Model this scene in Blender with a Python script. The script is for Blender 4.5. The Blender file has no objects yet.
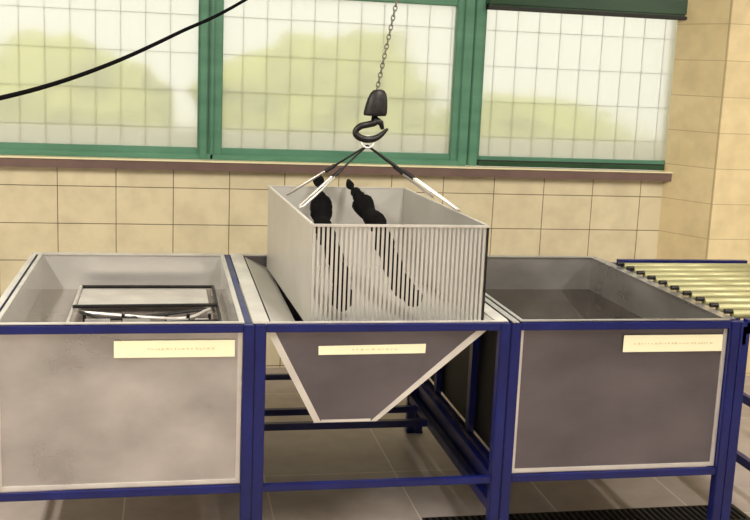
import bpy, bmesh, math, random
from mathutils import Vector, Matrix
random.seed(7)
S = bpy.context.scene
C = S.collection

# ---------------------------------------------------------------- camera
cam = bpy.data.cameras.new('camera'); co = bpy.data.objects.new('camera', cam); C.objects.link(co)
r_ = Vector((0.98018, -0.193706, 0.041511)); u_ = Vector((-0.005621, 0.182264, 0.983234)); f_ = Vector((0.198024, 0.96398, -0.177563))
M4 = Matrix(((r_.x, u_.x, -f_.x, -0.0687), (r_.y, u_.y, -f_.y, -3.30), (r_.z, u_.z, -f_.z, 1.670), (0, 0, 0, 1)))
co.matrix_world = M4
cam.sensor_width = 36; cam.lens = 1041.57 / 750 * 36; cam.clip_start = .05
S.camera = co

# ---------------------------------------------------------------- world, sun, lamps, exposure
w = bpy.data.worlds.new('world'); S.world = w; w.use_nodes = True
bg = w.node_tree.nodes['Background']; bg.inputs[0].default_value = (1.0, .985, .93, 1); bg.inputs[1].default_value = 1.55
sd = bpy.data.lights.new('sun', 'SUN'); sd.energy = 2.2; sd.angle = .05; sd.color = (1, .96, .85)
so = bpy.data.objects.new('sun', sd); C.objects.link(so); so.rotation_euler = (math.radians(48), 0, math.radians(-20))

def area(name, loc, size, energy, col=(1, .95, .87), rot=(0, 0, 0)):
    l = bpy.data.lights.new(name, 'AREA'); l.shape = 'RECTANGLE'; l.size, l.size_y = size; l.energy = energy; l.color = col
    o = bpy.data.objects.new(name, l); C.objects.link(o); o.location = loc; o.rotation_euler = rot
    return o
area('ceiling_lamp_light', (-1.9, -1.6, 3.16), (.25, 2.6), 230)
area('ceiling_lamp_light', (1.2, -1.2, 3.16), (.25, 2.6), 130)
area('ceiling_lamp_light', (4.0, -1.0, 3.16), (.25, 2.6), 130)
S.view_settings.view_transform = 'Standard'; S.view_settings.look = 'None'
S.view_settings.gamma = 1; S.view_settings.use_curve_mapping = False
S.view_settings.exposure = -0.13

# ---------------------------------------------------------------- helpers
def lin(c):
    return tuple(((v/255)/12.92 if v/255 <= .04045 else ((v/255+.055)/1.055)**2.4) for v in c) + (1,)
def mat(name, col, rough=.5, metal=0., spec=.5):
    m = bpy.data.materials.new(name); m.use_nodes = True
    b = m.node_tree.nodes['Principled BSDF']
    b.inputs['Base Color'].default_value = lin(col); b.inputs['Roughness'].default_value = rough
    b.inputs['Metallic'].default_value = metal; b.inputs['Specular IOR Level'].default_value = spec
    return m
def noisy(name, col, col2, rough=.4, metal=0., scale=(6, 6, 6), bump=.0, rvar=.15, detail=5, spec=.5):
    m = mat(name, col, rough, metal, spec); n = m.node_tree.nodes; l = m.node_tree.links; b = n['Principled BSDF']
    tc = n.new('ShaderNodeTexCoord'); mp = n.new('ShaderNodeMapping'); mp.inputs['Scale'].default_value = scale
    l.new(tc.outputs['Object'], mp.inputs[0])
    nz = n.new('ShaderNodeTexNoise'); nz.inputs['Scale'].default_value = 1; nz.inputs['Detail'].default_value = detail
    l.new(mp.outputs[0], nz.inputs['Vector'])
    cr = n.new('ShaderNodeValToRGB'); cr.color_ramp.elements[0].position = .22; cr.color_ramp.elements[1].position = .78
    cr.color_ramp.elements[0].color = lin(col2); cr.color_ramp.elements[1].color = lin(col)
    l.new(nz.outputs[0], cr.inputs[0]); l.new(cr.outputs[0], b.inputs['Base Color'])
    mr = n.new('ShaderNodeMapRange'); mr.inputs[3].default_value = rough-rvar; mr.inputs[4].default_value = rough+rvar
    l.new(nz.outputs[0], mr.inputs[0]); l.new(mr.outputs[0], b.inputs['Roughness'])
    if bump:
        bp = n.new('ShaderNodeBump'); bp.inputs['Strength'].default_value = bump; bp.inputs['Distance'].default_value = .01
        l.new(nz.outputs[0], bp.inputs['Height']); l.new(bp.outputs[0], b.inputs['Normal'])
    return m
def tiles(name, tile, tile2, joint, bw, bh, off, plane, rough=.35, js=.005):
    m = mat(name, tile, rough); n = m.node_tree.nodes; l = m.node_tree.links; b = n['Principled BSDF']
    g = n.new('ShaderNodeNewGeometry'); sp = n.new('ShaderNodeSeparateXYZ'); l.new(g.outputs['Position'], sp.inputs[0])
    cb = n.new('ShaderNodeCombineXYZ')
    l.new(sp.outputs[plane[0]], cb.inputs[0]); l.new(sp.outputs[plane[1]], cb.inputs[1])
    mp = n.new('ShaderNodeMapping'); mp.inputs['Location'].default_value = (-off[0], -off[1], 0)
    l.new(cb.outputs[0], mp.inputs[0])
    br = n.new('ShaderNodeTexBrick'); br.offset = 0; br.squash = 1
    br.inputs['Scale'].default_value = 1; br.inputs['Mortar Size'].default_value = js/2; br.inputs['Mortar Smooth'].default_value = .2
    br.inputs['Brick Width'].default_value = bw; br.inputs['Row Height'].default_value = bh
    br.inputs['Color1'].default_value = lin(tile); br.inputs['Color2'].default_value = lin(tile2); br.inputs['Mortar'].default_value = lin(joint)
    l.new(mp.outputs[0], br.inputs['Vector'])
    nz = n.new('ShaderNodeTexNoise'); nz.inputs['Scale'].default_value = 9; nz.inputs['Detail'].default_value = 6
    l.new(g.outputs['Position'], nz.inputs['Vector'])
    mx = n.new('ShaderNodeMixRGB'); mx.blend_type = 'MULTIPLY'; mx.inputs[0].default_value = .35
    l.new(br.outputs[0], mx.inputs[1])
    cr = n.new('ShaderNodeValToRGB'); cr.color_ramp.elements[0].color = (.6, .57, .55, 1); cr.color_ramp.elements[1].color = (1, 1, 1, 1)
    cr.color_ramp.elements[0].position = .3; cr.color_ramp.elements[1].position = .6
    l.new(nz.outputs[0], cr.inputs[0]); l.new(cr.outputs[0], mx.inputs[2]); l.new(mx.outputs[0], b.inputs['Base Color'])
    bp = n.new('ShaderNodeBump'); bp.inputs['Strength'].default_value = .35; bp.inputs['Distance'].default_value = .002; bp.invert = True
    l.new(br.outputs['Fac'], bp.inputs['Height']); l.new(bp.outputs[0], b.inputs['Normal'])
    return m

def obj(name, bm, m, parent=None, loc=None, smooth=False):
    bmesh.ops.recalc_face_normals(bm, faces=bm.faces)
    me = bpy.data.meshes.new(name); bm.to_mesh(me); bm.free()
    if smooth:
        for p in me.polygons: p.use_smooth = True
    o = bpy.data.objects.new(name, me); C.objects.link(o)
    for k in (m if isinstance(m, (list, tuple)) else [m]): me.materials.append(k)
    if parent:
        o.parent = parent
        P = world_loc(parent)
        me.transform(Matrix.Translation(-P))
    return o
LOC = {}
def world_loc(o):
    v = Vector((0, 0, 0))
    while o: v = v + o.location; o = o.parent
    return v
def thing(name, label, cat, loc=(0, 0, 0), group=None):
    o = bpy.data.objects.new(name, None); C.objects.link(o); o.location = loc; o.empty_display_size = .1
    return tag(o, label, cat, group)
def tag(o, label, cat, group=None, kind=None):
    o['label'] = label; o['category'] = cat
    if group: o['group'] = group
    if kind: o['kind'] = kind
    return o
def struct(name, bm, m, parent=None):
    o = obj(name, bm, m, parent); 
    if not parent: o['kind'] = 'structure'
    return o
def bx(bm, x0, x1, y0, y1, z0, z1, bev=0):
    vs = [bm.verts.new((x, y, z)) for z in (z0, z1) for y in (y0, y1) for x in (x0, x1)]
    fs = [bm.faces.new([vs[i] for i in q]) for q in ((0, 2, 3, 1), (4, 5, 7, 6), (0, 1, 5, 4), (2, 6, 7, 3), (0, 4, 6, 2), (1, 3, 7, 5))]
    if bev:
        es = {e for f in fs for e in f.edges}
        bmesh.ops.bevel(bm, geom=list(es), offset=bev, segments=2, affect='EDGES')
    return bm
def box(*a, bev=0): return bx(bmesh.new(), *a, bev=bev)
def prism(bm, pts, d):
    a = [bm.verts.new(p) for p in pts]; d = Vector(d); b = [bm.verts.new(Vector(p)+d) for p in pts]
    bm.faces.new(a); bm.faces.new(b[::-1]); n = len(a)
    for i in range(n): bm.faces.new((a[i], b[i], b[(i+1) % n], a[(i+1) % n]))
    return bm
def tube(bm, pts, r, seg=10, closed=False):
    pts = [Vector(p) for p in pts]; n = len(pts); rs = r if isinstance(r, (list, tuple)) else [r]*n
    rings = []; up = None
    for i, p in enumerate(pts):
        if closed: t = pts[(i+1) % n]-pts[i-1]
        else: t = pts[min(i+1, n-1)]-pts[max(i-1, 0)]
        t.normalize()
        if up is None:
            up = t.orthogonal().normalized()
        up = (up - t*up.dot(t)); up = up.normalized() if up.length > 1e-6 else t.orthogonal().normalized()
        s = t.cross(up)
        rings.append([bm.verts.new(p+(up*math.cos(a)+s*math.sin(a))*rs[i]) for a in [2*math.pi*k/seg for k in range(seg)]])
    for i in range(n if closed else n-1):
        A, B = rings[i], rings[(i+1) % n]
        for k in range(seg): bm.faces.new((A[k], A[(k+1) % seg], B[(k+1) % seg], B[k]))
    if not closed: bm.faces.new(rings[0][::-1]); bm.faces.new(rings[-1])
    return bm
def cyl(bm, a, b, r, seg=16): return tube(bm, [a, b], r, seg)
def spline(pts, n=8):
    P = [Vector(p) for p in pts]; P = [P[0]*2-P[1]]+P+[P[-1]*2-P[-2]]; out = []
    for i in range(1, len(P)-2):
        for k in range(n):
            t = k/n; a, b, c, d = P[i-1:i+3]
            out.append(.5*((2*b)+(c-a)*t+(2*a-5*b+4*c-d)*t*t+(3*b-a-3*c+d)*t**3))
    out.append(P[-2]); return out

# ---------------------------------------------------------------- materials
M_wall = tiles('cream_wall_tile', (212, 200, 168), (206, 194, 162), (104, 90, 66), .3, .2, (-.6245, .8116), (0, 2))
M_pil = tiles('cream_pillar_tile', (222, 204, 160), (217, 199, 155), (186, 166, 126), .3, .2, (2.97, .8116), (0, 2))
M_floor = tiles('brown_floor_tile', (166, 154, 147), (158, 147, 141), (206, 194, 184), .555, .555, (-.215, .795), (0, 1), rough=.45, js=.006)
M_plaster = mat('plaster', (212, 208, 194), .8)
M_ceil = mat('ceiling_white', (220, 216, 205), .8)
M_green = noisy('green_paint', (88, 138, 112), (68, 116, 92), .4, 0, (3, 3, 14))
M_dgreen = noisy('dark_green_paint', (30, 72, 42), (20, 54, 30), .35, 0, (3, 3, 14))
M_blackstrip = mat('black_window_strip', (24, 26, 22), .6)
M_sill = noisy('brown_sill', (112, 88, 80), (92, 72, 68), .5, 0, (8, 8, 8))
M_sillhi = mat('pale_sill_edge', (226, 216, 176), .4)
M_blue = noisy('blue_paint', (14, 24, 92), (9, 14, 66), .35, 0, (6, 6, 6), spec=.4)
M_steel = noisy('brushed_steel', (206, 203, 200), (150, 146, 144), .3, .8, (3.2, 3.2, 5), bump=.0, rvar=.1)
M_steelL = noisy('polished_steel', (238, 236, 232), (214, 212, 208), .24, .7, (2.4, 2.4, 4.5), bump=.0, rvar=.1)
M_steelD = noisy('dull_steel', (124, 118, 123), (98, 93, 98), .36, .85, (3, 3, 5), bump=.0, rvar=.1)
M_edge = noisy('bright_steel_edge', (226, 222, 214), (196, 190, 186), .35, .6, (9, 9, 9))
M_galv = noisy('galvanised_sheet', (200, 197, 190), (180, 177, 171), .42, .45, (5, 5, 5), bump=.05, rvar=.08)
M_black = noisy('black_iron', (26, 22, 22), (14, 12, 12), .45, .3, (30, 30, 30), bump=.3)
M_rubber = noisy('black_rubber', (13, 11, 12), (7, 6, 7), .85, 0, (30, 30, 30), bump=.3, spec=.1)
M_plate = noisy('cream_label', (238, 230, 196), (228, 220, 186), .5, 0, (6, 6, 6))
M_ink = mat('faded_ink', (208, 196, 156), .7)
M_roll = noisy('olive_roller', (176, 172, 128), (150, 146, 104), .4, .25, (4, 20, 20))
M_lamp = mat('lamp_housing', (230, 230, 225), .4)
M_wire = mat('grey_wire', (120, 118, 100), .5, .3)
M_grate = mat('dark_grate', (22, 20, 20), .6, .3)

def glass_mat():
    m = bpy.data.materials.new('obscured_glass'); m.use_nodes = True; n = m.node_tree.nodes; l = m.node_tree.links
    n.remove(n['Principled BSDF']); out = n['Material Output']
    rf = n.new('ShaderNodeBsdfRefraction'); rf.inputs['IOR'].default_value = 1.12; rf.inputs['Roughness'].default_value = .35
    rf.inputs['Color'].default_value = (.95, .95, .9, 1)
    tl = n.new('ShaderNodeBsdfTranslucent'); tl.inputs[0].default_value = (.9, .9, .84, 1)
    tr = n.new('ShaderNodeBsdfTransparent'); tr.inputs[0].default_value = (.95, .96, .92, 1)
    gl = n.new('ShaderNodeBsdfGlossy'); gl.inputs['Roughness'].default_value = .25
    a = n.new('ShaderNodeMixShader'); a.inputs[0].default_value = .5; l.new(rf.outputs[0], a.inputs[1]); l.new(tl.outputs[0], a.inputs[2])
    b = n.new('ShaderNodeMixShader'); b.inputs[0].default_value = .3; l.new(a.outputs[0], b.inputs[1]); l.new(tr.outputs[0], b.inputs[2])
    c = n.new('ShaderNodeMixShader'); c.inputs[0].default_value = .05; l.new(b.outputs[0], c.inputs[1]); l.new(gl.outputs[0], c.inputs[2])
    l.new(c.outputs[0], out.inputs[0]); return m
M_glass = glass_mat()

# ---------------------------------------------------------------- room
WY = 2.384
XL, XR, YF, ZC = -3.4, 5.4, -5.5, 3.3
bm = box(XL-.2, XR+.2, YF-.2, WY+.35, -.15, 0); struct('floor', bm, M_floor)
bm = box(XL-.2, XR+.2, YF-.2, WY+.35, ZC, ZC+.15); struct('ceiling', bm, M_ceil)
struct('wall_left', box(XL-.2, XL, YF, WY+.3, 0, ZC), M_plaster)
struct('wall_right', box(XR, XR+.2, YF, WY+.3, 0, ZC), M_plaster)
struct('wall_front', box(XL-.2, XR+.2, YF-.2, YF, 0, ZC), M_plaster)
ZS, ZT = 1.15, 2.95    # window opening
bm = box(XL, XR, WY, WY+.3, 0, ZS); bx(bm, XL, XR, WY, WY+.3, ZT, ZC)
bx(bm, XL, -2.9, WY, WY+.3, ZS, ZT); bx(bm, 2.93, XR, WY, WY+.3, ZS, ZT)
struct('wall_back', bm, M_wall)
# splayed tiled pillar at the right that carries on as a nearer wall
bm = bmesh.new(); prism(bm, [(2.815, WY, 0), (2.975, 2.075, 0), (XR, 2.075, 0), (XR, WY, 0)], (0, 0, ZC)); struct('wall_pillar', bm, M_pil)
# sill
bm = box(-2.9, 2.86, WY-.05, WY, 1.112, 1.158); s = struct('trim_1', bm, M_sill)
bm = box(-2.9, 2.862, WY-.056, WY-.0, 1.158, 1.166); struct('sill_edge', bm, M_sillhi, s)

# windows (real frames with glass and embedded wire)
def window(n, x0, x1, z0, z1, left, right, bot, top, m=M_green, vx=None):
    bm = bmesh.new(); y0, y1 = WY+.0, WY+.06
    if left: bx(bm, x0, x0+left, y0, y1, z0, z1, bev=.004)
    if right: bx(bm, x1-right, x1, y0, y1, z0, z1, bev=.004)
    bx(bm, x0+left, x1-right, y0+.004, y1, z0, z0+bot, bev=.004); bx(bm, x0+left, x1-right, y0+.004, y1, z1-top, z1, bev=.004)
    w = struct('window_%d' % n, bm, m)
    gx0, gx1, gz0, gz1 = x0+left, x1-right, z0+bot, z1-top
    p = struct('pane', box(gx0, gx1, WY+.03, WY+.033, gz0, gz1), M_glass, w)
    bm = bmesh.new(); k = math.ceil((gx0+.81)/.1275)
    while -.81+.1275*k < gx1:
        x = -.81+.1275*k; k += 1
        if gx0+.02 < x < gx1-.02: bx(bm, x-.0012, x+.0012, WY+.036, WY+.039, gz0, gz1)
    for q in range(12):
        z = 1.335+.197*q
        if gz0+.02 < z < gz1-.02: bx(bm, gx0, gx1, WY+.036, WY+.039, z-.0012, z+.0012)
    struct('wire_grid', bm, M_wire, w)
    return w
w1 = window(1, -2.9, .155, 1.17, 2.9, .05, .055, .06, .06)
w2 = window(2, .155, 1.60, 1.17, 2.105, .075, .095, .062, .06)
w3 = window(3, 1.60, 2.93, 1.17, 2.105, .075, .0, .055, .012)
w4 = window(4, .155, 2.93, 2.105, 2.9, .06, .06, .06, .06)
# thicker mullion profiles proud of the sashes
bm = box(.108, .150, WY-.02, WY, 1.17, 2.9, bev=.005); bx(bm, .165, .185, WY-.012, WY, 1.17, 2.9, bev=.004)
bx(bm, 1.545, 1.60, WY-.015, WY, 1.17, 2.9, bev=.005); bx(bm, 1.607, 1.66, WY-.015, WY, 1.17, 2.9, bev=.005)
struct('trim_2', bm, M_green)
bm = box(-2.85, 1.60, WY-.012, WY, 1.168, 1.2, bev=.004); struct('trim_3', bm, M_green)
bm = box(1.665, 2.80, WY-.03, WY, 1.172, 1.2, bev=.004); bx(bm, 1.66, 2.87, WY-.05, WY, 2.055, 2.16, bev=.01); struct('trim_4', bm, M_dgreen)
bm = box(1.662, 2.872, WY-.055, WY, 2.034, 2.054, bev=.004); bx(bm, 1.665, 2.80, WY-.025, WY, 1.2, 1.206); struct('trim_5', bm, M_blackstrip)  # upper strip is the shadow along the top bar's lower edge, painted black

# outside: paving, a low pale wall and bushes
M_pave = noisy('pale_paving', (205, 200, 186), (190, 185, 170), .8, 0, (1, 1, 1))
tag(obj('outside_paving', box(-14, 18, WY+.35, 30, -.3, -.1), M_pave), 'pale paved yard outside behind the wired windows', 'ground')['kind'] = 'structure'
struct('trim_6', box(-9, 14, 4.5, 4.7, -.1, 1.19), mat('white_render', (236, 234, 226), .8))
M_leaf = noisy('pale_leaf', (206, 208, 110), (160, 168, 78), .8, 0, (6, 6, 6))
def bush(cx, cy, cz, rx, ry, rz, label):
    bm = bmesh.new(); bmesh.ops.create_icosphere(bm, subdivisions=4, radius=1)
    from mathutils import noise
    for v in bm.verts:
        d = 1+.35*noise.noise(v.co*2.1+Vector((cx, cy, 0)))+.18*noise.noise(v.co*6+Vector((cx, 0, 0)))
        v.co = Vector((v.co.x*rx*d, v.co.y*ry*d, max(v.co.z*rz*d*(1 if v.co.z > 0 else 9), -cz-.1)))
    o = obj('bush', bm, M_leaf); o.location = (cx, cy, cz); tag(o, label, 'bush', 'bushes outside the windows')
bush(-.9, 5.6, 1.28, .85, .5, .55, 'blurred yellow-green bush seen through the left window pane')
bush(1.3, 5.8, 1.2, 1.0, .5, .75, 'widest blurred yellow-green bush, behind the middle window pane')
bush(3.4, 6.6, 1.2, .9, .5, .3, 'low faint green bush seen through the right window pane')

# ceiling lamps (out of frame but they light the room)
for x, y in ((-1.9, -1.6), (1.2, -1.2), (4.0, -1.0)):
    t = thing('ceiling_lamp', 'long white strip lamp on the ceiling, the %s of three' % {-1.9: 'left', 1.2: 'middle', 4.0: 'right'}[x], 'lamp', (x, y, ZC), 'strip lamps on the ceiling')
    obj('housing', box(x-.15, x+.15, y-1.35, y+1.35, 3.18, ZC), M_lamp, t)

# ---------------------------------------------------------------- stands
TZ = .843
def post(t, x0, x1, y0, y1, z1=TZ):
    p = obj('post', box(x0, x1, y0, y1, .008, z1, bev=.003), M_blue, t)
    obj('foot_plate', box(x0, x1, y0-.012, y1+.012, 0, .008), M_blue, p)
def rail(t, *a): obj('rail', box(*a, bev=.002), M_blue, t)
def stand(label, x0, x1, cross=False, side_posts=False):
    t = thing('tank_stand', label, 'stand', ((x0+x1)/2, .65, 0), None)
    P = .037
    for x in (x0, x1-P):
        for y in (0, 1.268): post(t, x, x+P, y, y+P)
    for z0, z1 in ((.818, TZ), (.266, .291)):
        rail(t, x0+P, x1-P, .004, .024, z0, z1); rail(t, x0+P, x1-P, 1.275, 1.3, z0, z1)
        for x in (x0, x1-P): rail(t, x+.006, x+P-.006, P, 1.268, z0, z1)
    if cross:
        for x in (x0, x1-P): rail(t, x+.004, x+P-.004, P, 1.268, .15, .19)
        rail(t, x0+P, x1-P, .895, .925, .16, .19); rail(t, x0+P, x1-P, 1.085, 1.115, .16, .188)
    if side_posts:
        for y in (.45, .95): obj('brace', box(x0+.006, x0+P-.006, y, y+.04, .291, .818), M_blue, t)
        rail(t, x0+.004, x0+P-.004, P, 1.268, .15, .26)
    return t
stand('blue steel stand carrying the left tank, nearest the left edge', -.628, .221)
stand('blue steel stand in the middle with the open floor and tapered hopper', .222, 1.094, cross=True)
stand('blue steel stand carrying the right tank beside the roller conveyor', 1.096, 1.958, side_posts=True)

# ---------------------------------------------------------------- tanks
def writing(parent, x0, x1, y, z, h, n):
    bm = bmesh.new(); x = x0
    while x < x1:
        wv = random.uniform(.004, .011)
        bx(bm, x, x+wv, y, y+.0006, z-h*random.uniform(.2, .5), z+h*random.uniform(.2, .5)); x += wv+random.uniform(.003, .009)
    o = obj('faded_writing', bm, M_ink, parent); o['label'] = 'faded illegible line of print'
def tank(label, x0, x1, steel, inner, plate, wrx, rimm):
    t = thing('steel_tank', label, 'tank', ((x0+x1)/2, .65, .295), None)
    y0, y1, z0, z1, w = .026, 1.262, .295, .847, .006
    obj('front_panel', box(x0, x1, y0, y0+w, z0, z1-.002), steel, t)
    bm = box(x0, x0+w, y0+w, y1, z0, z1-.002); bx(bm, x1-w, x1, y0+w, y1, z0, z1-.002)
    bx(bm, x0+w, x1-w, y1-w, y1, z0, z1-.002); bx(bm, x0+w, x1-w, y0+w, y1-w, z0, z0+w)
    obj('tank_body', bm, inner, t)
    if rimm == M_steel: obj('shade_panel', box(x0-.003, x0-.0005, y0+.01, y1, z0, .818), M_grate, t)  # dark sheet added to paint the shade on the right tank's left side
    bm = bmesh.new()
    bx(bm, x0-.004, x1+.006, .018, y0+.008, z1-.001, z1+.003); bx(bm, x0-.03, x1+.006, y1-.012, y1+.03, z1-.001, z1+.003)
    bx(bm, x0-.004, x0+.010, y0+.008, y1-.012, z1-.001, z1+.003); bx(bm, x1-.010, x1+.006, y0+.008, y1-.012, z1-.001, z1+.003)
    if rimm == M_steel: bx(bm, x1+.006, x1+.034, y0+.008, y1-.012, z1-.001, z1+.003)
    bx(bm, x0-.036, x0-.014, .0, y1-.012, z1-.001, z1+.003)
    obj('rim', bm, rimm, t)
    bm = box(x0, x0+.012, y0-.006, y0, z0, .818); bx(bm, x1-.014, x1, y0-.006, y0, z0, .818); bx(bm, x0+.012, x1-.014, y0-.006, y0, z0, z0+.014)
    obj('panel_edge', bm, M_edge, t)
    p = obj('name_plate', box(plate[0], plate[1], y0-.008, y0-.0062, plate[2], plate[3]), M_plate, t)
    writing(p, wrx[0], wrx[1], y0-.0088, (plate[2]+plate[3])/2, .008, 20)
    return t
tank('bright stainless steel tank at left holding a wire rack', -.588, .182, M_steel, M_steelL, (-.226, .158, .735, .791), (-.12, .1), M_edge)
tank('dull grey stainless steel tank at right filled with dark liquid', 1.136, 1.918, M_steelD, M_steel, (1.52, 1.902, .733, .794), (1.56, 1.86), M_steel)

def liquid(name, label, x0, x1, z, col, rough, alpha=None, spec=.5, metal=0):
    m = mat(name+'_surface', col, rough, metal, spec); n = m.node_tree.nodes; l = m.node_tree.links
    nz = n.new('ShaderNodeTexNoise'); nz.inputs['Scale'].default_value = 7; bp = n.new('ShaderNodeBump')
    bp.inputs['Strength'].default_value = .06; bp.inputs['Distance'].default_value = .01
    tc = n.new('ShaderNodeTexCoord'); l.new(tc.outputs['Object'], nz.inputs[0]); l.new(nz.outputs[0], bp.inputs['Height'])
    l.new(bp.outputs[0], n['Principled BSDF'].inputs['Normal'])
    n['Principled BSDF'].inputs['IOR'].default_value = 1.5
    o = obj(name, box(x0+.0065, x1-.0065, .033, 1.2555, .302, z), m); tag(o, label, 'liquid', None, 'stuff'); return o
liquid('dark_liquid', 'dark brown liquid filling the right steel tank', 1.136, 1.918, .695, (30, 22, 16), .03, spec=.25)
liquid('cloudy_liquid', 'grey cloudy liquid under the wire rack in the left tank', -.588, .182, .695, (120, 112, 106), .05, spec=1)

# wire rack in the left tank
t = thing('wire_rack', 'dark and bright wire rack standing in the left steel tank', 'rack', (-.13, .8, .5))
X0, X1, Y0, Y1, Z = -.41, .135, .42, 1.12, .735
for a, b, m in (((X0, Y0, Z), (X0, Y1, Z), M_edge), ((X1, Y0, Z), (X1, Y1, Z), M_black), ((X0, Y1, Z), (X1, Y1, Z), M_black),
                ((X0, .70, Z+.012), (X1, .72, Z+.012), M_black), ((X0, Y0, Z), (X1, Y0, Z), M_black)):
    obj('rod', cyl(bmesh.new(), a, b, .007, 10), m, t)
for x, m in ((-.25, M_black), (-.02, M_edge)):
    obj('rod', tube(bmesh.new(), spline([(X0+.03, .66, Z), (x, .60, Z-.012), (X1-.03, .70, Z)]), .006, 8), m, t)
obj('sheet', box(X0+.01, X1-.03, .80, 1.09, Z-.008, Z-.004), M_edge, t)
obj('rod', cyl(bmesh.new(), (X0+.02, .52, Z-.02), (X1, .54, Z-.01), .009, 8), M_black, t)
for x in (-.36, -.22, -.06, .02, .1):
    obj('hanger', box(x-.006, x+.006, .60, .612, .6, Z+.004), M_black, t)
for x, ww in ((-.31, .09), (-.17, .1), (-.02, .08), (.07, .05)):
    obj('hanging_plate', box(x-ww/2, x+ww/2, .56, .566, .62, Z-.004), M_edge, t)
for x in (X0, X1):
    for y in (Y0, Y1): obj('leg', cyl(bmesh.new(), (x, y, .3), (x, y, Z), .006, 8), M_edge, t)

# ---------------------------------------------------------------- hopper
t = thing('hopper', 'tapered dull steel hopper hanging in the middle blue stand', 'hopper', (.65, .65, .51))
TL, TR, BL, BR, ZB, ZTp = .262, 1.05, .428, .643, .500, .844
y0, y1 = .026, 1.262
obj('front_panel', prism(bmesh.new(), [(TL, y0, ZTp), (TR, y0, ZTp), (BR, y0, ZB), (BL, y0, ZB)], (0, .005, 0)), M_steelD, t)
obj('back_panel', prism(bmesh.new(), [(TL, y1-.005, ZTp), (TR, y1-.005, ZTp), (BR, y1-.005, ZB), (BL, y1-.005, ZB)], (0, .005, 0)), M_steelD, t)
def slab(p, q, th):
    return prism(bmesh.new(), [(p[0], y0+.005, p[1]), (q[0], y0+.005, q[1]), (q[0]+th[0], y0+.005, q[1]+th[1]), (p[0]+th[0], y0+.005, p[1]+th[1])], (0, y1-y0-.01, 0))
obj('sloping_side', slab((TL, ZTp), (BL, ZB), (.006, 0)), M_galv, t)
obj('sloping_side', slab((TR, ZTp), (BR, ZB), (-.008, 0)), M_galv, t)
obj('drip_tray', slab((.278, .842), (.386, .79), (.002, -.004)), M_galv, t)
obj('bottom', box(BL, BR, y0+.005, y1-.005, ZB-.004, ZB), M_galv, t)
bm = bmesh.new(); e = .02
prism(bm, [(TL, y0, .818), (TL+.026, y0, .818), (BL+.024, y0, ZB), (BL, y0, ZB)], (0, -.004, 0))
prism(bm, [(TR-.032, y0, .818), (TR-.068, y0, .818), (BR-.02, y0, ZB), (BR+.0, y0, ZB)], (0, -.004, 0))
prism(bm, [(BL+.024, y0, ZB+.008), (BR-.021, y0, ZB+.008), (BR-.021, y0, ZB), (BL+.024, y0, ZB)], (0, -.004, 0))
obj('edge_strip', bm, M_edge, t)
bm = box(.216, TL+.008, y0+.006, y1, .8445, .850); bx(bm, TR-.006, 1.09, y0+.006, y1, .8445, .850); bx(bm, .216, 1.09, .018, y0+.006, .8445, .8485)
bx(bm, .216, 1.09, y1, y1+.03, .8445, .850)
obj('rim', bm, M_edge, t)
p = obj('name_plate', prism(bmesh.new(), [(.436, y0-.0005, .735), (.802, y0-.0005, .737), (.803, y0-.0005, .769), (.435, y0-.0005, .765)], (0, -.002, 0)), M_plate, t)
writing(p, .55, .70, y0-.0032, .752, .007, 12)

# ---------------------------------------------------------------- basket
t = thing('steel_basket', 'open slotted steel box hanging from the crane hook above the hopper', 'basket', (.72, .1, .805))
x0, x1, y0, y1, z0, z1 = .412, 1.024, .10, 1.22, .805, 1.162
obj('side_panel', box(x0, x0+.004, y0+.004, y1, z0, z1), M_galv, t)
obj('side_panel', box(x1-.004, x1, y0+.004, y1, z0, z1), M_galv, t)
obj('back_panel', box(x0+.004, x1-.004, y1-.004, y1, z0, z1), M_galv, t)
obj('bottom_panel', box(x0+.004, x1-.004, y0+.004, y1-.004, z0, z0+.004), M_galv, t)
bm = bmesh.new(); n = 39; pt = (x1-x0)/n
for i in range(n):
    x = x0+i*pt; bx(bm, x+.001, x+pt*.62, y0-.002, y0+.001, z0, z1-.001)
o = obj('slotted_front', bm, M_galv, t); o['label'] = 'front of closely spaced upright steel strips'
bm = box(x0-.003, x1+.003, y0-.007, y0+.004, z1-.004, z1+.004); bx(bm, x0-.004, x0+.006, y0, y1, z1, z1+.004); bx(bm, x1-.006, x1+.004, y0, y1, z1, z1+.004)
bx(bm, x0, x1, y1-.006, y1+.003, z1, z1+.004)
obj('top_edge', bm, M_edge, t)
obj('corner_post', box(x1-.001, x1+.004, y0-.006, y0+.006, z0, z1-.004), M_black, t)
t.rotation_euler.z = .036

# two dark lumpy hoses lying through the basket
def hose(a, b, r0, r1, label, seed):
    random.seed(seed); n = 44; a = Vector(a); b = Vector(b); pts = []; rs = []
    for i in range(n):
        q = i/(n-1); p = a.lerp(b, q); p.x += .012*math.sin(q*9+seed); p.z += .008*math.sin(q*23+seed)
        base = .020 if q < .05 else .011 if q < .13 else .020 if q < .17 else .027 if q < .22 else .043 if q < .34 else .034
        pts.append(p); rs.append(base*(1+.1*math.sin(q*41+seed)+random.uniform(-.22, .22)))
    rs[0] *= .5; rs[-1] *= .6
    tag(obj('lumpy_hose', tube(bmesh.new(), pts, rs, 12), M_rubber, smooth=True), label, 'hose', 'black hoses in the basket')
hose((.57, 1.17, 1.2), (.548, .2, .862), .018, .048, 'black lumpy hose slanting through the basket, the one nearer its left side', 1)
hose((.725, 1.17, 1.205), (.80, .2, .868), .020, .052, 'black lumpy hose slanting through the middle of the basket', 4)

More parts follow.
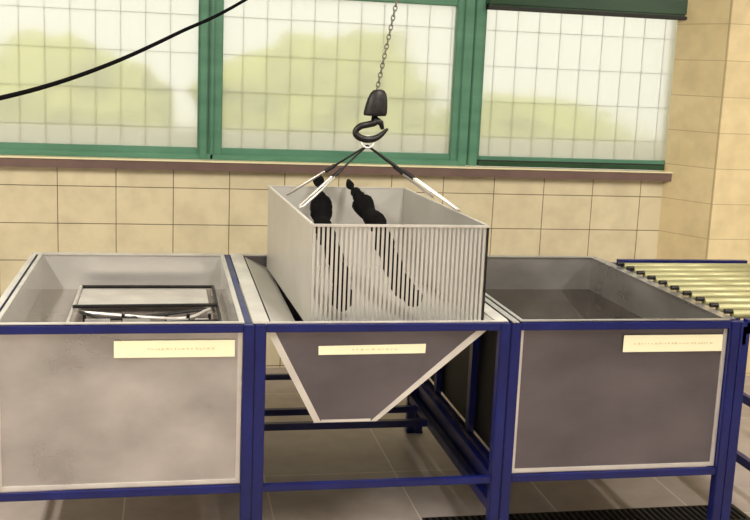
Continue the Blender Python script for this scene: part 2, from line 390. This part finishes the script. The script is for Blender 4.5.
# ---------------------------------------------------------------- hoist, chain and hook
HY = .72
t = thing('hoist_hook', 'black crane hook and block on a thin grey hoist chain', 'hook', (.735, HY, 1.6))
A, B = Vector((.735, HY, 1.595)), Vector((1.02, HY, 3.12)); L = (B-A).length; nl = int(L/.0185); bm = bmesh.new()
ax = (B-A).normalized(); side = ax.cross(Vector((0, 1, 0))).normalized(); fr = ax.cross(side)
for i in range(nl):
    c = A+ax*(.0185*(i+.5)); s = side if i % 2 else fr
    tube(bm, [c+ax*(.0125*math.cos(k))+s*(.007*math.sin(k)) for k in [2*math.pi*q/8 for q in range(8)]], .0026, 5, closed=True)
M_chain = mat('grey_chain', (112, 108, 100), .45, .7)
obj('chain', bm, M_chain, t)
obj('hoist_body', box(.9, 1.15, HY-.12, HY+.12, 3.1, ZC, bev=.02), M_blue, t)
# block: bell-shaped lathe
bm = bmesh.new(); prof = [(1.604, .006), (1.600, .022), (1.588, .032), (1.565, .040), (1.535, .045), (1.512, .047), (1.502, .044), (1.50, .012), (1.47, .012)]
rings = []
for z, r in prof:
    rings.append([bm.verts.new((.738+(z-1.55)*.12+r*math.cos(a), HY+.55*r*math.sin(a), z)) for a in [2*math.pi*k/20 for k in range(20)]])
for i in range(len(rings)-1):
    for k in range(20): bm.faces.new((rings[i][k], rings[i][(k+1) % 20], rings[i+1][(k+1) % 20], rings[i+1][k]))
bm.faces.new(rings[0]); bm.faces.new(rings[-1][::-1])
obj('hook_block', bm, M_black, t, smooth=True)
hk = [(.735, 1.49, .016), (.730, 1.472, .021), (.708, 1.462, .02), (.680, 1.452, .020), (.664, 1.432, .019), (.664, 1.412, .020), (.680, 1.396, .021), (.706, 1.388, .021), (.732, 1.394, .020), (.752, 1.410, .017), (.766, 1.428, .013), (.778, 1.444, .008)]
sp = spline([(.70+(a-.70)*1.1, 1.49-(1.49-b)*.80, c*.70) for a, b, c in hk], 5)
obj('hook', tube(bmesh.new(), [(p.x, HY, p.y) for p in sp], [p.z*.92 for p in sp], 12), M_black, t, smooth=True)
obj('safety_latch', tube(bmesh.new(), [(.736, HY, 1.485), (.758, HY, 1.474), (.766, HY, 1.45)], [.015, .012, .007], 8), M_black, t, smooth=True)

# four-leg sling
t = thing('lifting_sling', 'four-leg steel lifting sling fanned from the hook to the basket rim', 'sling', (.71, HY, 1.41))
bm = tube(bmesh.new(), [(.707+.024*math.cos(k), HY+.010*math.sin(k), 1.398+.022*math.sin(k)) for k in [2*math.pi*q/18 for q in range(18)]], .005, 8, closed=True)
obj('ring', bm, M_galv, t, smooth=True)
top = Vector((.707, HY, 1.385))
for ex, ey, m in ((.415, .86, 0), (.415, .46, 0), (1.02, .86, 1), (1.02, .46, 1)):
    end = Vector((ex, ey, 1.17)); d = end-top; sd = d.cross(Vector((0, 0, 1))).normalized()*.009
    bm = bmesh.new(); mid = top.lerp(end, .5)
    tube(bm, [top, top.lerp(mid, .5), mid], .0042, 8)
    lg = obj('leg', bm, M_black, t, smooth=True)
    bm = bmesh.new(); e2 = end-d.normalized()*.012
    tube(bm, [mid, mid+sd+d*.03, e2+sd, e2+d.normalized()*.012, e2-sd, mid-sd+d*.03], .0045, 8, closed=True)
    o = obj('end_link', bm, M_edge, lg, smooth=True); o['label'] = 'bright long steel end link'
    bm = tube(bmesh.new(), [top.lerp(end, .4), top.lerp(end, .52)], .008, 8); obj('ferrule', bm, M_black, lg)

# hanging cable at the upper left
cp = spline([(-3.40, 1.2, 1.30), (-2.6, 1.2, 1.27), (-1.7, 1.2, 1.33), (-1.1, 1.2, 1.41), (-.729, 1.2, 1.502), (-.493, 1.2, 1.576), (-.254, 1.2, 1.675), (-.011, 1.2, 1.799), (.255, 1.2, 1.943), (.9, 1.2, 2.38), (1.6, 1.2, 3.0), (1.8, 1.2, 3.3)], 8)
tag(obj('power_cable', tube(bmesh.new(), cp, [.0105-.004*min(1, max(0, (p.x+.8)/1.1)) for p in cp], 10), M_rubber, smooth=True), 'black cable sagging across the left window', 'cable')

# ---------------------------------------------------------------- conveyor
t = thing('roller_conveyor', 'roller conveyor of pale olive rollers beside the right tank', 'conveyor', (2.3, .6, 0))
cx0, cx1 = 1.968, 2.63
for x in (cx0, cx1):
    obj('side_rail', box(x, x+.014, .0, 1.13, .76, .826), M_steelD if x == cx0 else M_blue, t)
obj('end_bar', box(cx0+.014, cx1, 1.10, 1.13, .80, .866), M_blue, t)
obj('end_bar', box(cx0+.014, cx1, .0, .03, .80, .852), M_blue, t)
for x in (1.959, 2.61):
    for y in (-.0, 1.135):
        obj('leg', box(x, x+.036, y-.038 if y == 0 and x > 2 else y, y-.001 if y == 0 and x > 2 else y+.037, 0, .842), M_blue, t)
obj('lower_rail', box(2.62, 2.645, 0, 1.135, .2, .24), M_blue, t); obj('lower_rail', box(2.0, 2.61, 1.14, 1.165, .2, .24), M_blue, t)
obj('lower_rail', box(2.225, 2.25, -.0, 1.14, .165, .2), M_blue, t)
for i in range(10):
    y = .085+i*.104
    r = obj('roller', cyl(bmesh.new(), (cx0+.0, y, .852), (cx1-.004, y, .852), .0155, 20), M_roll, t, smooth=False)
    for p in r.data.polygons: p.use_smooth = len(p.vertices) == 4
    obj('bearing', cyl(bmesh.new(), (cx0-.032, y, .863), (cx0-.001, y, .863), .009, 12), M_black, r)

# dark drain channel in the floor
t = thing('floor_drain', 'dark drain channel in the floor under the right tank', 'drain', (1.6, .25, 0))
obj('cover', box(.9, 2.2, .17, .32, .0, .004), M_grate, t)
bm = bmesh.new()
for i in range(50): bx(bm, .91+i*.0257, .922+i*.0257, .18, .31, .004, .006)
obj('slots', bm, M_rubber, t)
